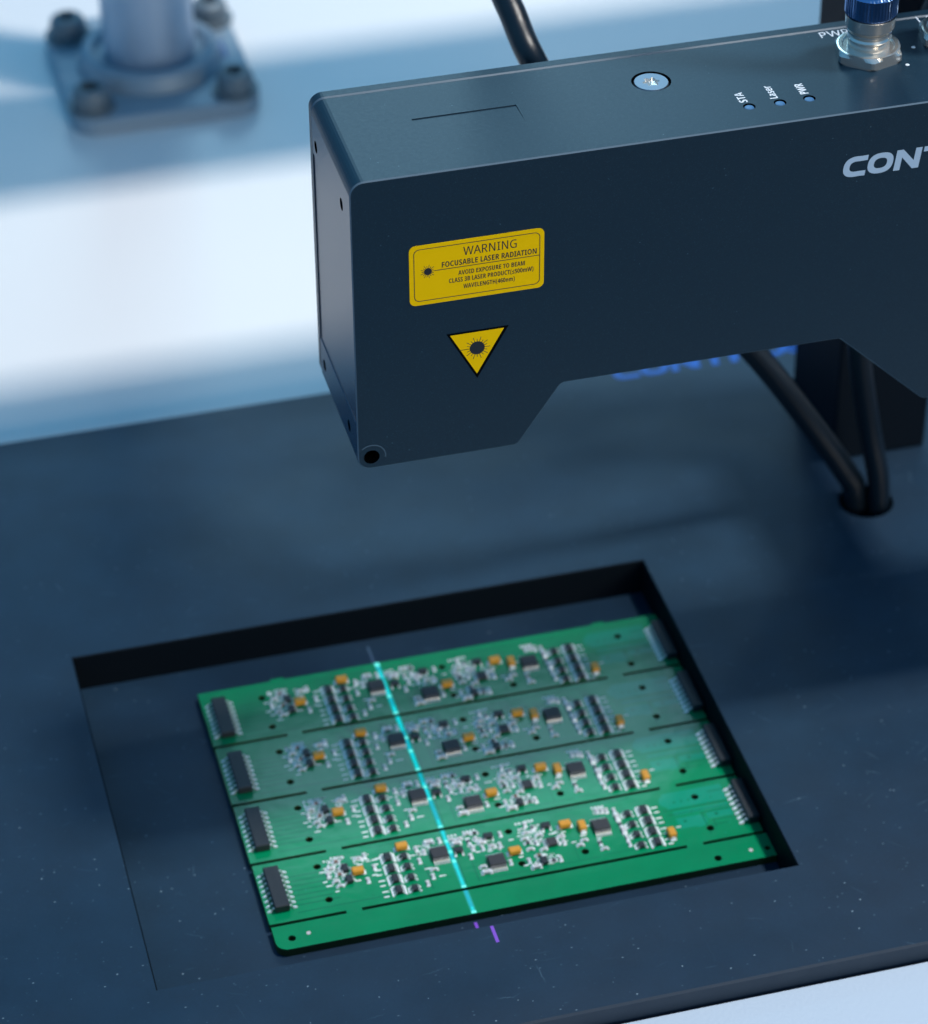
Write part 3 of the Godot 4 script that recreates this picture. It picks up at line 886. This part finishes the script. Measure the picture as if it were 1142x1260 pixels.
# ------------------------------------------------------------------ laser scanner
func case_outline(inset: float) -> PackedVector2Array:
	var i := inset
	var p := PackedVector2Array()
	var arc := func(c: Vector2, r: float, a0: float, a1: float, k: int):
		for q in k + 1:
			var t := deg_to_rad(lerpf(a0, a1, float(q) / k))
			p.append(c + Vector2(cos(t), sin(t)) * r)
	# anticlockwise from the top right
	arc.call(Vector2(179.7, 116.3), 2.3 - i, 0, 90, 6)
	arc.call(Vector2(46.5, 116.3), 2.3 - i, 90, 180, 8)
	arc.call(Vector2(46.4, 67.8), 2.2 - i, 180, 270, 8)
	arc.call(Vector2(69.7, 67.2), 1.6 - i, 270, 324, 4)
	arc.call(Vector2(78.5, 75.0), 1.4 + i, 144, 90, 4)
	arc.call(Vector2(124.5, 75.4), 1.0 + i, 90, 46, 3)
	arc.call(Vector2(141.2, 63.2), 1.6 - i, 226, 270, 4)
	arc.call(Vector2(179.5, 64.1), 2.5 - i, 270, 360, 6)
	return p

func skin(s: SurfaceTool, a: PackedVector2Array, za: float, b: PackedVector2Array, zb: float, tilt: float, skip = null) -> void:
	for i in a.size():
		var j := (i + 1) % a.size()
		if skip != null and skip.call(a[i], a[j]): continue
		var e := (a[j] - a[i]).normalized()
		var n := Vector3(e.y, -e.x, tilt)
		quad(s, Vector3(a[i].x, a[i].y, za), Vector3(a[j].x, a[j].y, za), Vector3(b[j].x, b[j].y, zb), Vector3(b[i].x, b[i].y, zb), n)

func make_scanner() -> void:
	var t := thing("laser_scanner", "dark laser scanner head with yellow warning stickers hanging above the boards", "scanner")
	var zf := 45.0; var zb := 18.9; var c := 0.2; var Y := 118.6
	var out := case_outline(0.0)
	var ins := case_outline(c)
	var s := st(); var e := st(); var el := st()
	var is_top := func(a: Vector2, b: Vector2): return a.y > Y - 0.01 and b.y > Y - 0.01 and absf(a.x - b.x) > 50.0
	var is_left := func(a: Vector2, b: Vector2): return a.x < 44.6 and b.x < 44.6 and absf(a.y - b.y) > 30.0
	skin(s, out, zb + c, out, zf - c, 0.0, func(a, b): return is_top.call(a, b) or is_left.call(a, b))
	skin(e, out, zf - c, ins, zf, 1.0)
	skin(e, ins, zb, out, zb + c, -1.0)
	# front face around the through hole near the lower left corner
	var hc := Vector2(46.45, 67.85)
	for half in [PackedVector2Array([Vector2(0, 67.85), Vector2(300, 67.85), Vector2(300, 300), Vector2(0, 300)]), PackedVector2Array([Vector2(0, 0), Vector2(300, 0), Vector2(300, 67.85), Vector2(0, 67.85)])]:
		for piece in Geometry2D.intersect_polygons(ins, half):
			for q in Geometry2D.clip_polygons(piece, disc(hc, 1.3, 32)):
				plate(s, q, Vector3(0, 0, zf), Vector3.RIGHT, Vector3.UP, Vector3.BACK, 0.0)
	plate(s, ins, Vector3(0, 0, zb), Vector3.RIGHT, Vector3.UP, Vector3.FORWARD, 0.0)
	# top face with the openings for screw, lamps and name plate pocket
	var holes := [{"c": Vector2(97.0, 27.4), "r": 3.15}, {"c": Vector2(109.2, 39.0), "r": 0.98}, {"c": Vector2(114.2, 39.1), "r": 0.98}, {"c": Vector2(119.0, 39.1), "r": 0.98}, {"r0": Vector2(57.9, 28.8), "r1": Vector2(74.6, 34.6)}]
	sheet(s, Vector3(0, Y, 0), Vector3.RIGHT, Vector3.BACK, Vector2(46.5, zb + c), Vector2(179.7, zf - c), holes, Vector3.UP)
	var pk := [Vector3(57.9, Y, 28.8), Vector3(74.6, Y, 28.8), Vector3(74.6, Y, 34.6), Vector3(57.9, Y, 34.6)]
	var dp := [0.16, 0.16, 0.0, 0.0]
	for i in 2:
		var a: Vector3 = pk[[0, 1][i]]
		var b: Vector3 = pk[[1, 2][i]]
		quad(s, a, b, b - Vector3(0, dp[[1, 2][i]], 0), a - Vector3(0, dp[[0, 1][i]], 0), Vector3(66, Y, 31.7) - (a + b) / 2)
	quad(s, pk[0], pk[3], pk[3], pk[0] - Vector3(0, 0.16, 0), Vector3.RIGHT)
	quad(s, pk[0] - Vector3(0, 0.16, 0), pk[1] - Vector3(0, 0.16, 0), pk[2], pk[3], Vector3.UP)
	# left end with its shallow panel and four screw holes
	var X := 44.2
	var side := []
	for p in [Vector2(21.6, 111.7), Vector2(39.2, 111.7), Vector2(21.6, 70.4), Vector2(39.2, 70.4)]:
		side.append({"c": p, "r": 1.02})
		var wells := st(); var pits := st()
		well(wells, Vector3(X, p.y, p.x), Vector3.LEFT, 1.02, 2.5, pits)
		put("screw_hole", join([wells, pits]), M.hole, t)
	side.append({"r0": Vector2(zb + c, 74.2), "r1": Vector2(zf - c, 109.4)})
	sheet(el, Vector3(X, 0, 0), Vector3.BACK, Vector3.UP, Vector2(zb + c, 67.8), Vector2(zf - c, 116.3), side, Vector3.LEFT)
	var d := 0.15
	quad(el, Vector3(X, 109.4, zb + c), Vector3(X, 109.4, zf - c), Vector3(X + d, 109.25, zf - c), Vector3(X + d, 109.25, zb + c), Vector3(-1, -1, 0))
	quad(el, Vector3(X, 74.2, zb + c), Vector3(X, 74.2, zf - c), Vector3(X + d, 74.4, zf - c), Vector3(X + d, 74.4, zb + c), Vector3(-1, 1, 0))
	quad(el, Vector3(X + d, 74.4, zb + c), Vector3(X + d, 74.4, zf - c), Vector3(X + d, 109.25, zf - c), Vector3(X + d, 109.25, zb + c), Vector3.LEFT)
	put("case", join([s, e]), [M.case, M.case_edge_highlight], t)
	put("end_cap", el.commit(), M.end_cap, t)
	# rear cover, a hair smaller, with a dark seam before it
	var b := st()
	var o2 := case_outline(0.12); var i2 := case_outline(1.3)
	var rim := st()
	skin(b, o2, 16.6, o2, 18.3, 0.0)
	skin(rim, o2, 18.3, case_outline(0.42), 18.68, 1.0)  # pale rim colour stands for the bright highlight along the seam
	skin(b, i2, 15.5, o2, 16.6, -1.0)
	plate(b, case_outline(0.42), Vector3(0, 0, 18.68), Vector3.RIGHT, Vector3.UP, Vector3.BACK, 0.0)
	plate(b, i2, Vector3(0, 0, 15.5), Vector3.RIGHT, Vector3.UP, Vector3.FORWARD, 0.0)
	skin(b, case_outline(0.6), 18.5, case_outline(0.6), 18.95, 0.0)
	put("rear_cover", join([b, rim]), [M.case, M.case_edge_highlight], t)
	var fh := st(); var fb := st()
	well(fh, Vector3(hc.x, hc.y, zf), Vector3.BACK, 1.3, 9.0, fb)
	put("through_hole", join([fh, fb]), M.hole, t)
	# boss outline round the hole
	var bo := st()
	for i in 14:
		var a0 := deg_to_rad(-8.0 + 140.0 * i / 14); var a1 := deg_to_rad(-8.0 + 140.0 * (i + 1) / 14)
		var poly := PackedVector2Array()
		for q in [[a0, 2.2], [a1, 2.2], [a1, 2.36], [a0, 2.36]]: poly.append(hc + Vector2(cos(q[0]), sin(q[0])) * q[1])
		plate(bo, poly, Vector3(0, 0, zf), Vector3.RIGHT, Vector3.UP, Vector3.BACK, 0.05)
	put("boss_rim", bo.commit(), M.case_edge_highlight, t)
	# status lamps (unlit blue lenses) and their names
	var lm := st()
	lathe(lm, Vector3.ZERO, [Vector2(0.8, -0.12), Vector2(0.7, 0.0), Vector2(0.45, 0.06), Vector2(0.0, 0.08)], 20)
	var lmm := lm.commit()
	for q in [[109.2, 39.0], [114.2, 39.1], [119.0, 39.1]]:
		put("status_lamp", lmm, M.led, t, Vector3(q[0], Y - 0.14, q[1]))
		var lw := st()
		well(lw, Vector3(q[0], Y, q[1]), Vector3.UP, 0.98, 0.4, lw)
		put("lamp_socket", lw.commit(), M.hole, t)
	var tx := st()
	for q in [["STA", 108.75, 37.6, 3.1], ["Laser", 113.7, 37.7, 4.0], ["PWR", 118.7, 37.6, 3.3]]:
		letters(tx, q[0], Vector3(q[1] + 0.75, Y, q[2]), Vector3.FORWARD, Vector3.LEFT, Vector3.UP, q[3], 1.35, true)
	letters(tx, "PWR", Vector3(127.6, Y, 21.3), Vector3.RIGHT, Vector3.FORWARD, Vector3.UP, 5.0, 1.75)
	letters(tx, "LAN", Vector3(144.6, Y, 20.6), Vector3.RIGHT, Vector3.FORWARD, Vector3.UP, 4.6, 1.75)
	for p in [Vector2(140.6, -28.1), Vector2(137.6, -33.2)]:
		plate(tx, disc(p, 0.34, 16), Vector3(0, Y, 0), Vector3.RIGHT, Vector3.FORWARD, Vector3.UP, 0.02)
	put("printed_text", tx.commit(), M.print_white, t)
	# countersunk star screw
	var cs := st(); var ck := st(); var star := st()
	well(ck, Vector3(97.0, Y, 27.4), Vector3.UP, 3.15, 0.8, ck)
	var R6 := func(r: float, a: float, k: int): return r * (1.0 + 0.17 * cos(6.0 * a)) if k >= 2 else r
	lathe(cs, Vector3(97.0, Y, 27.4), [Vector2(2.8, -0.32), Vector2(2.66, -0.08), Vector2(1.2, -0.08)], 72, R6)
	lathe(star, Vector3(97.0, Y, 27.4), [Vector2(1.2, -0.08), Vector2(1.05, -0.42), Vector2(0.0, -0.55)], 72, func(r, a, _k): return r * (1.0 + 0.17 * cos(6.0 * a)))
	put("countersink", ck.commit(), M.hole, t)
	var sc := put("screw", cs.commit(), M.steel_soft, t)
	put("star_socket", star.commit(), M.steel, sc)
	# panel nuts of the two connectors
	var nut := st()
	var hx := func(r: float, a: float, _k: int):
		var w := fposmod(a + PI / 6 - deg_to_rad(72.0), PI / 3) - PI / 6
		return minf(r, 4.98 / cos(w)) if r > 4.97 else r
	lathe(nut, Vector3.ZERO, [Vector2(5.35, 0.0), Vector2(5.75, 0.3), Vector2(5.75, 1.35), Vector2(5.05, 1.95), Vector2(4.75, 2.0), Vector2(4.2, 2.0), Vector2(4.0, 1.75), Vector2(3.3, 1.75)], 72, hx)
	var nm := nut.commit()
	put("panel_nut", nm, M.steel, t, Vector3(132.7, Y, 28.4))
	put("panel_nut", nm, M.steel, t, Vector3(147.7, Y, 26.8))
	# printed maker's name
	var lg := st()
	logo(lg, "CONTROL", Vector3(122.9, 106.95, zf), Vector3.RIGHT, Vector3.UP, Vector3.BACK, 3.62, 0.02)
	put("printed_name", lg.commit(), M.print, t)
	make_stickers(t, zf)

func sun_symbol(s: SurfaceTool, c: Vector2, r: float, rays: int, o: Vector3, lo: float, hi: float, w: float) -> void:
	plate(s, disc(c, r, 24), o, Vector3.RIGHT, Vector3.UP, Vector3.BACK, 0.02)
	for i in rays:
		var a := TAU * i / rays
		var d := Vector2(cos(a), sin(a))
		var q := Vector2(-d.y, d.x) * w / 2
		var far := hi if i % 2 == 0 else lo
		plate(s, PackedVector2Array([c + d * r * 0.95 + q, c + d * r * 0.95 - q, c + d * far - q, c + d * far + q]), o, Vector3.RIGHT, Vector3.UP, Vector3.BACK, 0.02)

func make_stickers(t: Node, zf: float) -> void:
	var s := st()
	plate(s, round_rect(Vector2(53.15, 95.25), Vector2(74.6, 106.05), 1.0), Vector3(0, 0, zf), Vector3.RIGHT, Vector3.UP, Vector3.BACK, 0.09)
	var lab := put("warning_label", s.commit(), M.yellow, t)
	tag(lab, "yellow rectangular laser warning sticker with black text")
	var o := Vector3(0, 0, zf + 0.09)
	var k := st()
	ring(k, round_rect(Vector2(53.85, 95.95), Vector2(73.95, 105.4), 0.9), round_rect(Vector2(53.97, 96.07), Vector2(73.83, 105.28), 0.8), o, Vector3.RIGHT, Vector3.UP, Vector3.BACK, 0.02)
	sun_symbol(k, Vector2(56.1, 101.2), 0.62, 18, o, 1.0, 1.22, 0.08)
	plate(k, PackedVector2Array([Vector2(57.2, 101.15), Vector2(73.85, 101.15), Vector2(73.85, 101.27), Vector2(57.2, 101.27)]), o, Vector3.RIGHT, Vector3.UP, Vector3.BACK, 0.02)
	put("border_and_symbol", k.commit(), M.ink, lab)
	k = st()
	for q in [["WARNING", 61.7, 103.2, 8.5, 1.5], ["FOCUSABLE LASER RADIATION", 58.3, 101.55, 15.1, 1.0], ["AVOID EXPOSURE TO BEAM", 60.9, 99.75, 10.6, 0.82], ["CLASS 3B LASER PRODUCT(≤500mW)", 59.4, 98.35, 13.5, 0.98], ["WAVELENGTH(460nm)", 61.7, 97.05, 8.2, 0.95]]:
		letters(k, q[0], o + Vector3(q[1], q[2], 0), Vector3.RIGHT, Vector3.UP, Vector3.BACK, q[3], q[4], q[0] != "WARNING")
	put("lettering", k.commit(), M.ink, lab)
	# triangular sticker: black backing, yellow field, burst
	s = st()
	plate(s, PackedVector2Array([Vector2(58.95, 89.05), Vector2(63.85, 80.0), Vector2(68.95, 89.05)]), Vector3(0, 0, zf), Vector3.RIGHT, Vector3.UP, Vector3.BACK, 0.09)
	var tr := put("warning_triangle", s.commit(), M.hole, t)
	tag(tr, "small yellow triangular laser hazard sticker pointing down")
	s = st()
	plate(s, PackedVector2Array([Vector2(59.5, 88.75), Vector2(63.8, 80.9), Vector2(68.2, 88.75)]), o, Vector3.RIGHT, Vector3.UP, Vector3.BACK, 0.02)
	put("yellow_field", s.commit(), M.yellow, tr)
	s = st()
	o.z += 0.02
	sun_symbol(s, Vector2(63.85, 85.75), 1.22, 20, o, 1.7, 2.1, 0.09)
	plate(s, PackedVector2Array([Vector2(60.9, 85.7), Vector2(62.7, 85.7), Vector2(62.7, 85.79), Vector2(60.9, 85.79)]), o, Vector3.RIGHT, Vector3.UP, Vector3.BACK, 0.02)
	put("burst_symbol", s.commit(), M.ink, tr)

# ------------------------------------------------------------------ plugs and cables
func make_plugs_and_cables() -> void:
	var Y := 118.6
	for q in [[132.7, 28.4, "knurled metal plug screwed into the connector marked PWR"], [147.7, 26.8, "knurled metal plug at the right edge beside the PWR connector"]]:
		var p := thing("cable_plug", q[2], "plug", Vector3(q[0], Y, q[1]), "plugs on top of the scanner")
		var s := st()
		lathe(s, Vector3.ZERO, [Vector2(3.35, 1.4), Vector2(3.35, 3.3), Vector2(3.55, 3.6), Vector2(3.35, 3.95), Vector2(3.1, 4.1), Vector2(3.55, 4.4), Vector2(3.55, 4.7), Vector2(3.1, 4.95), Vector2(3.6, 5.2)], 56)
		put("threaded_neck", s.commit(), M.steel, p)
		s = st()
		lathe(s, Vector3.ZERO, [Vector2(3.4, 5.2), Vector2(3.9, 5.4), Vector2(4.0, 7.3), Vector2(4.1, 7.5)], 56)
		put("collar_ring", s.commit(), M.steel, p)
		s = st()
		lathe(s, Vector3.ZERO, [Vector2(4.0, 7.5), Vector2(4.22, 7.9), Vector2(4.22, 11.2), Vector2(4.0, 11.6), Vector2(3.9, 12.2), Vector2(4.1, 12.6), Vector2(4.22, 13.0), Vector2(4.22, 17.6), Vector2(3.8, 18.1), Vector2(2.6, 18.2)], 96, func(r, a, k): return r * (1.0 - 0.022 * (0.5 + 0.5 * cos(a * 48.0))) if k in [1, 2, 6, 7] else r)
		put("knurled_sleeve", s.commit(), M.steel_blue, p)
	var c := st()
	tube(c, [Vector3(132.7, 136.0, 28.4), Vector3(131.0, 165, 27), Vector3(118, 196, 10), Vector3(96, 180, -20), Vector3(86, 145, -26), Vector3(85.2, 118, -22), Vector3(86.3, 110.0, -13), Vector3(88.0, 104.6, -6), Vector3(96.0, 88.0, -4.5), Vector3(113.0, 62.0, -6), Vector3(131.6, 36.8, -8), Vector3(142.3, 20.6, -9), Vector3(150.8, 7.0, -8), Vector3(153.0, 2.0, -7.6), Vector3(153.6, -8.9, -7.4)], 2.35)
	tag(put("cable", c.commit(), M.rubber), "black cable sagging behind the scanner, the left one entering the plate hole", "cable", "black cables behind the scanner")
	c = st()
	tube(c, [Vector3(147.7, 136.0, 26.8), Vector3(150, 162, 26), Vector3(164, 178, 14), Vector3(172, 150, -4), Vector3(163, 110, -10), Vector3(152.0, 76.0, -8), Vector3(150.2, 52.0, -6), Vector3(150.6, 36.4, -5.5), Vector3(154.2, 18.1, -6.2), Vector3(156.8, 5.0, -5.2), Vector3(157.3, -8.9, -5.0)], 2.15)
	tag(put("cable", c.commit(), M.rubber), "black cable coming steeply down beside the square post, the right one in the hole", "cable", "black cables behind the scanner")

# ------------------------------------------------------------------ laser line
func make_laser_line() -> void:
	var t := thing("painted_laser_light", "laser light painted as thin glowing cyan strips crossing the circuit boards from back to front", "laser line")  # no beam is cast: glowing strips stand for laser light on the surfaces
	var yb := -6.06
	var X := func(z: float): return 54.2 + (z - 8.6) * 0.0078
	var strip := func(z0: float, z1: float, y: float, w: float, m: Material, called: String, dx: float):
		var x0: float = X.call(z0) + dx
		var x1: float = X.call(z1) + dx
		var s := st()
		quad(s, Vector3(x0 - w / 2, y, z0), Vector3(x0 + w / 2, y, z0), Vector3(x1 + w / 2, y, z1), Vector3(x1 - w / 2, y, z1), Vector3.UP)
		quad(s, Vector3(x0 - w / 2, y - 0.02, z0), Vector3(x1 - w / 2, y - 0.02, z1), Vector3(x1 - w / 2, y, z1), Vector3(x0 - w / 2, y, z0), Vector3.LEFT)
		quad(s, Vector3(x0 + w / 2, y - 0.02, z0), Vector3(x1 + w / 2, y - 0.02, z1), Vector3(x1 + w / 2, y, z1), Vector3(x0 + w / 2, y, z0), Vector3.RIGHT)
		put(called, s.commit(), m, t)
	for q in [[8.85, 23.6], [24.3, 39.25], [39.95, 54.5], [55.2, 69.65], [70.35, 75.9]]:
		strip.call(q[0], q[1], yb + 0.03, 1.0, M.laser_halo, "glow_fringe", 0.0)  # wider faint strip: scattered laser glow painted round the line
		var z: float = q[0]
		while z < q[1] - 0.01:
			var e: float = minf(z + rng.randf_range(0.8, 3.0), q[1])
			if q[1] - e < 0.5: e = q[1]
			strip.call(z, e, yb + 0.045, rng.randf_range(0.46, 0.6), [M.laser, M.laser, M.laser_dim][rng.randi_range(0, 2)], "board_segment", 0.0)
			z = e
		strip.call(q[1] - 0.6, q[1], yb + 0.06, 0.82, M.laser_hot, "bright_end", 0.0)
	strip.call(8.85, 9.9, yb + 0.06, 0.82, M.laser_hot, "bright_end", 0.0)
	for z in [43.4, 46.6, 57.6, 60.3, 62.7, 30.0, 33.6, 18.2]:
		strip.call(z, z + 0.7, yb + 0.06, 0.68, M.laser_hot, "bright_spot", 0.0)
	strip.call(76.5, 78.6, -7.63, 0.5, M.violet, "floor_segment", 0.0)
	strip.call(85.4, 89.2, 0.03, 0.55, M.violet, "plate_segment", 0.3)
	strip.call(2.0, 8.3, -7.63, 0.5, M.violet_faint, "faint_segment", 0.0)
